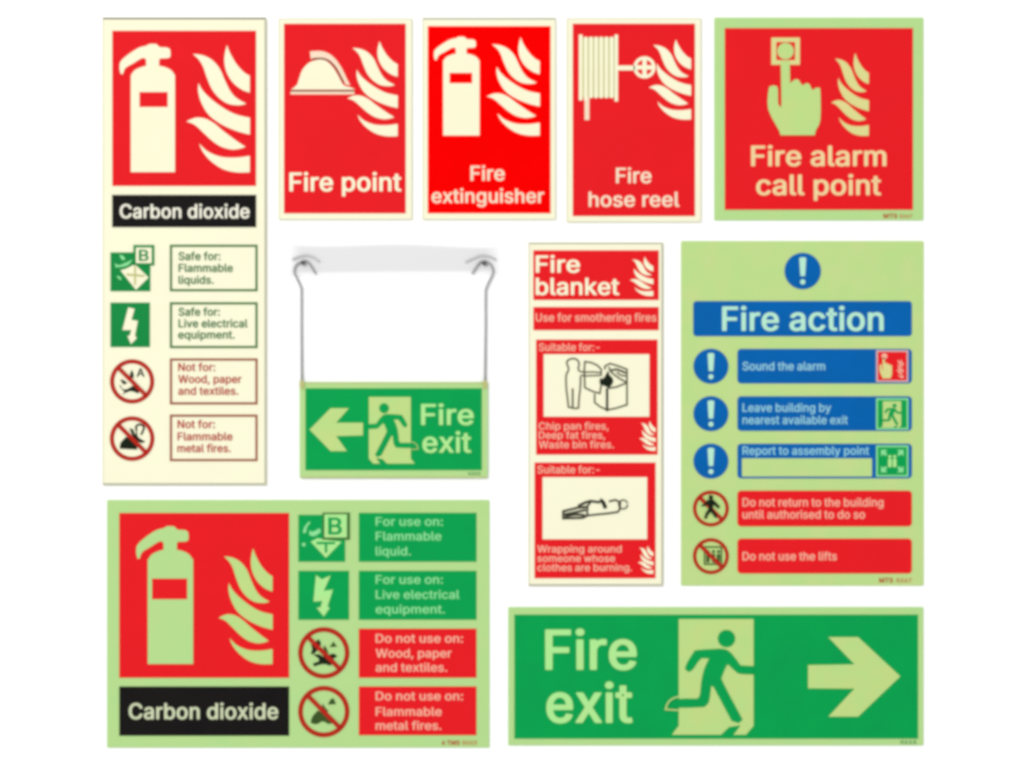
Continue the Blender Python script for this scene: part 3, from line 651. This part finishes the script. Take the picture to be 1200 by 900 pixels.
ply("cooker_drawing", [[stroke(Z([(576, 535), (576, 612), (622, 648), (685, 678), (760, 664), (860, 632), (860, 322), (790, 294), (712, 270), (668, 292), (664, 322)]), 2.0)],
                       [stroke(Z([(690, 488), (762, 478), (858, 440)]), 2.0)],
                       [stroke(Z([(700, 300), (720, 345), (790, 400), (852, 432)]), 2.0)],
                       [stroke(Z([(720, 330), (770, 320), (850, 352)]), 2.6)],
                       [stroke(Z([(770, 345), (800, 372), (852, 380)]), 1.8)]], 3, T, M['grey_ink'], p, step=0.00005)
ply("cooker_edge", [[stroke(Z([(685, 488), (685, 688)]), 2.6)]], 4, T, M['soot'], p)
ply("pan_fire", [[smooth(Z([(692, 332), (708, 372), (728, 392), (738, 432), (704, 478), (664, 468), (622, 446), (624, 398), (648, 402), (668, 380)]), 4, 80)]], 4, T, M['soot'], p)
for t, xb, base in (("Chip pan fires,", 713, 503.4), ("Deep fat fires,", 709, 514.0), ("Waste bin fires.", 719.4, 525.0)):
    lettering(t, 631.2, xb, base, 8.4, 2, T, M['pink_text'], p)
flames(p, 749, 493.4, 768.2, 528.2, 2, T, M['cream_ink'])

p = ply("instruction_panel", [[rect(626.4, 542, 768.2, 677.6)]], 1, T, M['red'], s)
lettering("Suitable for:-", 629.6, 702.6, 554.6, 8.8, 2, T, M['pink_text'], p)
ply("picture_window", [[rect(635.9, 559.2, 758.2, 631.8)]], 2, T, M['cream'], p)
Z = lambda P: zoomed(P, 620, 530, 7.5)
ply("wrapped_person_drawing", [
    [stroke(Z([(508, 480), (430, 486), (300, 518), (300, 580), (470, 576), (512, 556)]), 2.8)],
    [stroke(Z([(312, 546), (400, 528), (500, 506)]), 2.8)], [stroke(Z([(315, 560), (410, 546), (490, 552)]), 2.8)],
    [stroke(Z([(430, 472), (490, 442), (540, 428), (620, 440)]), 3.0)],
    [stroke(Z([(540, 440), (514, 470), (510, 556), (600, 546), (700, 536), (780, 524), (802, 492)]), 2.2)],
    [stroke(Z([(700, 432), (760, 418), (800, 442), (796, 492)]), 2.2)],
    [stroke(circle(*Z([(826, 458)])[0], 5.2, 24), 1.5)]], 3, T, M['ink'], p, step=0.00005)
ply("leg_shade", [[smooth(Z([(425, 474), (455, 452), (492, 440), (480, 462)]))]], 3, T, M['ink'], p)
ply("blanket_strap", [[stroke(smooth(Z([(622, 418), (650, 440), (672, 492)]), 4, 80, closed=False), 4.4)]], 4, T, M['soot'], p)
for t, xb, base in (("Wrapping around", 728.4, 647.2), ("someone whose", 720.8, 658.2), ("clothes are burning.", 740.6, 669.0)):
    lettering(t, 629.6, xb, base, 8.2, 2, T, M['pink_text'], p)
flames(p, 747.4, 639.6, 765.6, 672.2, 2, T, M['cream_ink'])

# ------------------------------------------------------------------ 8. fire action
T = 0.0016
s = sign("fire_action_sign", "green board with blue Fire action title and five rows of blue and red instructions", 798.2, 282.4, 1082.6, 686.4, T, M['lime_action'])
def mandatory(cx, cy, r):
    o = ply("mandatory_disc", [[circle(cx, cy, r)]], 1, T, M['blue'], s)
    k = r / 20.5
    ply("exclamation_mark", [[smooth([(cx - 3.9 * k, cy - 14.6 * k), (cx, cy - 15.6 * k), (cx + 3.9 * k, cy - 14.6 * k), (cx + 2.6 * k, cy + 5.6 * k), (cx - 2.6 * k, cy + 5.6 * k)], 4, 60)],
                             [circle(cx, cy + 12.2 * k, 2.9 * k, 20)]], 2, T, M['aqua'], o)
mandatory(940.8, 317.6, 21.4)
p = ply("title_panel", [[rrect(812.4, 352.8, 1068.8, 394, 4)]], 1, T, M['blue'], s)
lettering("Fire action", 846.2, 1035.6, 387.2, 27.6, 2, T, M['aqua'], p)
rows = [(408.8, 449.4, [("Sound the alarm", 967, 433.8)]),
        (464.4, 505.0, [("Leave building by", 974, 482.4), ("nearest available exit", 993.6, 496.8)]),
        (520.0, 560.6, [("Report to assembly point", 1018.6, 532.8)])]
rowp = []
for y0, y1, lines in rows:
    mandatory(833.2, (y0 + y1) / 2 + 0.1, 20.6)
    p = ply("instruction_panel", [[rrect(864.2, y0, 1068.8, y1, 4.5)]], 1, T, M['blue'], s)
    rowp.append(p)
    for t, xb, base in lines:
        lettering(t, 870.2, xb, base, 9.6, 2, T, M['aqua_text'], p)
ply("write_on_strip", [[rect(869.6, 537.2, 1021.8, 558.4)]], 2, T, M['lime_action'], rowp[2])
for p, y0, y1, ink in ((rowp[0], 410.2, 447.8, 'red'), (rowp[1], 466.6, 503.4, 'green'), (rowp[2], 522.0, 558.6, 'green')):
    ply("icon_frame", [[rect(1026.8, y0, 1064.6, y1)]], 2, T, M['mint_text' if ink == 'green' else 'frame_pink'], p)
    ply("icon_face", [[rect(1028.9, y0 + 2.1, 1062.5, y1 - 2.1)]], 3, T, M[ink], p)
p = rowp[0]
ply("hand_symbol", [[smooth(fit(HANDZ, HBOX, (1030.8, 419, 1045.2, 443.4)), 3, 50)]], 4, T, M['peach'], p)
ply("button_symbol", [[circle(1036.4, 417.4, 3.4, 20)]], 4, T, M['pink_text'], p)
flames(p, 1050.4, 420.4, 1058.8, 443, 4, T, M['pink_text'])
runner(rowp[1], (1034.6, 470.2, 1056.0, 501.0), 4, T, M['lime_ink'], M['green'], outline=False)
p = rowp[2]
cx, cy = 1045.6, 540.3
for sx in (-1, 1):
    for sy in (-1, 1):
        tip = (cx + sx * 13.2, cy + sy * 13.2)
        ply("corner_arrow", [[[tip, (tip[0] - sx * 7.6, tip[1]), (tip[0] - sx * 5.0, tip[1] - sy * 2.6), (tip[0] - sx * 7.4, tip[1] - sy * 5.2), (tip[0] - sx * 5.2, tip[1] - sy * 7.4),
                               (tip[0] - sx * 2.6, tip[1] - sy * 5.0), (tip[0], tip[1] - sy * 7.6)]]], 4, T, M['mint_text'], p)
for dx in (-2.8, 2.8):
    ply("people_symbol", [[circle(cx + dx, cy - 5.2, 1.9, 16)], [rrect(cx + dx - 2.1, cy - 2.8, cx + dx + 2.1, cy + 7.2, 1.2, 3)]], 4, T, M['lime_text'], p)
for y0, y1, lines in ((575.0, 617.0, [("Do not return to the building", 1035.4, 593.4), ("until authorised to do so", 1013.8, 607.6)]),
                      (631.2, 672.2, [("Do not use the lifts", 980.8, 656.6)])):
    p = ply("instruction_panel", [[rrect(864.2, y0, 1068.8, y1, 4.5)]], 1, T, M['red'], s)
    for t, xb, base in lines:
        lettering(t, 870.2, xb, base, 9.6, 2, T, M['pink_text'], p)
for cy in (596.0, 651.8):
    ply("prohibition_face", [[circle(833.2, cy, 18.6)]], 0.5, T, M['lime_ink'], s)
    prohibition(s, 833.2, cy, 21.2, 4.3, 1, T, M['ring'], 0.8)
Z = lambda P: zoomed(P, 800, 565, 7.2)
WALK_LAYER = 4
ply("walker_symbol", [[smooth(Z([(212, 150), (262, 150), (316, 206), (300, 224), (262, 190), (256, 226), (296, 284), (276, 304), (238, 252), (214, 276), (204, 308), (180, 306), (196, 258), (216, 226), (214, 190), (178, 204), (152, 200), (180, 182)]), 3, 45)],
                      [circle(*Z([(238, 128)])[0], 2.7, 16)]], WALK_LAYER, T, M['soot'], s)
ply("lift_symbol", [[rect(824.8, 640.2, 846.4, 662.2), rect(826.6, 642.0, 844.6, 660.4)]], 1.2, T, M['olive_soot'], s)
for dx in (0, 6.6, 12.4):
    ply("lift_person", [[circle(829.6 + dx, 646.4, 1.9, 14)], [rrect(827.6 + dx, 649, 831.6 + dx, 659.4, 1, 3)]], 1.2, T, M['olive_soot'], s)
lettering("MTS", 1030.6, 1046.6, 682.6, 5.2, 1, T, M['logo'], s, "brand_print")
lettering("5267", 1050.4, 1068.4, 682.4, 4.4, 1, T, M['logo_pale'], s, "brand_print")

# ------------------------------------------------------------------ 9. wide carbon dioxide sign
s = sign("carbon_dioxide_sign", "wide green-edged Carbon dioxide sign with extinguisher, solid green and red text panels, at bottom left", 125.2, 586, 573.6, 876.4, T, M['lime'])
p = ply("red_panel", [[rect(139.6, 601.2, 338.8, 794.4)]], 1, T, M['red'], s)
extinguisher(p, (159.6, 616.8, 226.2, 778.2), (178, 678, 219.4, 702.4), 2, T, M['lime'])
flames(p, 256, 642.6, 319.2, 778.2, 2, T, M['lime_ink'])
p = ply("name_band", [[rect(139.6, 804.6, 338.8, 862.4)]], 1, T, M['black'], s)
lettering("Carbon dioxide", 150.8, 326, 842.6, 18.2, 2, T, M['band_text'], p)
Z = lambda P: zoomed(P, 340, 595, 6.667)
p = ply("liquid_fire_panel", [[rect(349.5, 603.4, 404.4, 658.4)]], 1, T, M['green'], s)
ply("spill_symbol", [[Z([(160, 266), (215, 238), (275, 250), (402, 266), (280, 392)])]], 2, T, M['lime_text'], p)
ply("cross_mark", [[stroke(Z([(205, 276), (350, 276)]), 2.6)], [stroke(Z([(280, 278), (280, 350)]), 2.6)]], 3, T, M['green'], p, step=0.00005)
ply("droplet", [[smooth(Z([(112, 150), (148, 106), (158, 118), (132, 152), (124, 196), (98, 198)]))]], 2, T, M['mint_text'], p)
ply("droplet", [[smooth(Z([(150, 175), (175, 188), (230, 160), (240, 190), (190, 222), (150, 214)]))]], 2, T, M['mint_text'], p)
ply("droplet", [[circle(*Z([(106, 288)])[0], 2.2, 14)]], 2, T, M['mint_text'], p)
b = ply("class_letter_box", [[rect(378.0, 600.8, 410.0, 632.6)]], 2, T, M['green_line'], s)
ply("box_face", [[rect(380.2, 602.8, 406.4, 629.8)]], 3, T, M['lime_text'], b)
lettering("B", 384.6, 400.6, 626, 19.2, 4, T, M['green'], b, "class_letter")
p = ply("electrical_panel", [[rect(349.5, 669, 409, 726.4)]], 1, T, M['green'], s)
ply("lightning_symbol", [[Z([(202, 526), (246, 560), (316, 530), (262, 650), (334, 640), (292, 770), (308, 785), (262, 850), (206, 780), (236, 780), (252, 728), (182, 734)])]], 2, T, M['lime_text'], p)
Z = lambda P: zoomed(P, 340, 730, 6.667)
for cy in (765.2, 834.0):
    prohibition(s, 379.4, cy, 30.2, 5.6, 1, T, M['ring'], 0.7)
ply("log_symbol", [[smooth(Z([(180, 248), (225, 246), (250, 262), (290, 250), (345, 240), (368, 262), (330, 285), (345, 312), (310, 335), (260, 322), (185, 340), (178, 318), (225, 300), (222, 278)]), 4, 45)]], 1.2, T, M['soot'], s)
ply("small_flame", [[smooth(Z([(160, 165), (182, 180), (195, 150), (222, 128), (240, 162), (218, 210), (178, 246), (160, 240), (172, 205)]), 4, 60)]], 1.2, T, M['soot'], s)
ply("small_flame", [[smooth(Z([(268, 175), (285, 200), (300, 238), (272, 240), (258, 210)]), 4, 60)]], 1.2, T, M['olive_soot'], s)
ply("flame_mark", [[smooth(Z([(308, 190), (338, 146), (366, 186)]), 4, 30)]], 1.2, T, M['olive_soot'], s)
ply("metal_heap_symbol", [[smooth(Z([(160, 782), (172, 735), (215, 685), (262, 705), (322, 730), (345, 778), (300, 790), (255, 770), (205, 792)]), 4, 60)]], 1.2, T, M['olive_soot'], s)
ply("small_flame", [[smooth(Z([(255, 630), (272, 660), (300, 690), (275, 700), (250, 670)]), 4, 60)]], 1.2, T, M['olive_soot'], s)
ply("flame_mark", [[smooth(Z([(295, 638), (316, 596), (340, 590), (358, 635)]), 4, 40)]], 1.2, T, M['olive_soot'], s)
panels = [
    (601.0, 658.4, 'green', 'mint_text', [("For use on:", 519, 616.0), ("Flammable", 517.2, 633.2), ("liquid.", 481.4, 650.8)]),
    (669.0, 726.4, 'green', 'mint_text', [("For use on:", 519, 684.0), ("Live electrical", 538.4, 701.6), ("equipment.", 521.4, 718.8)]),
    (736.8, 794.4, 'red', 'pink_text', [("Do not use on:", 542.6, 753.0), ("Wood, paper", 529.2, 770.4), ("and textiles.", 524, 787.0)]),
    (804.6, 861.8, 'red', 'pink_text', [("Do not use on:", 542.6, 820.6), ("Flammable", 517.6, 838.8), ("metal fires.", 517.2, 855.2)]),
]
for y0, y1, c, ink, lines in panels:
    p = ply("instruction_panel", [[rect(420.4, y0, 558.4, y1)]], 1, T, M[c], s)
    for t, xb, base in lines:
        lettering(t, 440.2, xb, base, 9.8, 2, T, M[ink], p)
lettering("4", 517.6, 521.6, 873.0, 5.0, 1, T, M['logo'], s, "brand_print")
lettering("TMS", 523.6, 538.6, 873.0, 5.0, 1, T, M['logo'], s, "brand_print")
lettering("5023", 541.6, 558.8, 872.8, 4.4, 1, T, M['logo_pale'], s, "brand_print")

# ------------------------------------------------------------------ 10. wide fire exit sign
s = sign("fire_exit_sign", "wide green Fire exit sign with running figure and right arrow at bottom right", 595.6, 711.6, 1082.4, 873.8, T, M['lime'])
p = ply("green_panel", [[rect(602.8, 720.4, 1076, 865.8)]], 1, T, M['green'], s)
lettering("Fire", 638.8, 746.2, 784.2, 45.6, 2, T, M['lime_text'], p)
lettering("exit", 640.2, 741.4, 846.4, 45.6, 2, T, M['lime_text'], p)
runner(p, (795.5, 725.5, 883.1, 861.1), 2, T, M['lime_ink'], M['green'])
Z = lambda P: zoomed(P, 585, 700, 2.353)
ply("arrow_symbol", [[Z([(1106, 218), (990, 329), (908, 329), (980, 252), (852, 251), (852, 187), (980, 185), (908, 110), (990, 110)])]], 2, T, M['lime_ink'], p)
lettering("0113", 1055.4, 1073.8, 871.8, 3.8, 1, T, M['logo_green'], s, "code_print")
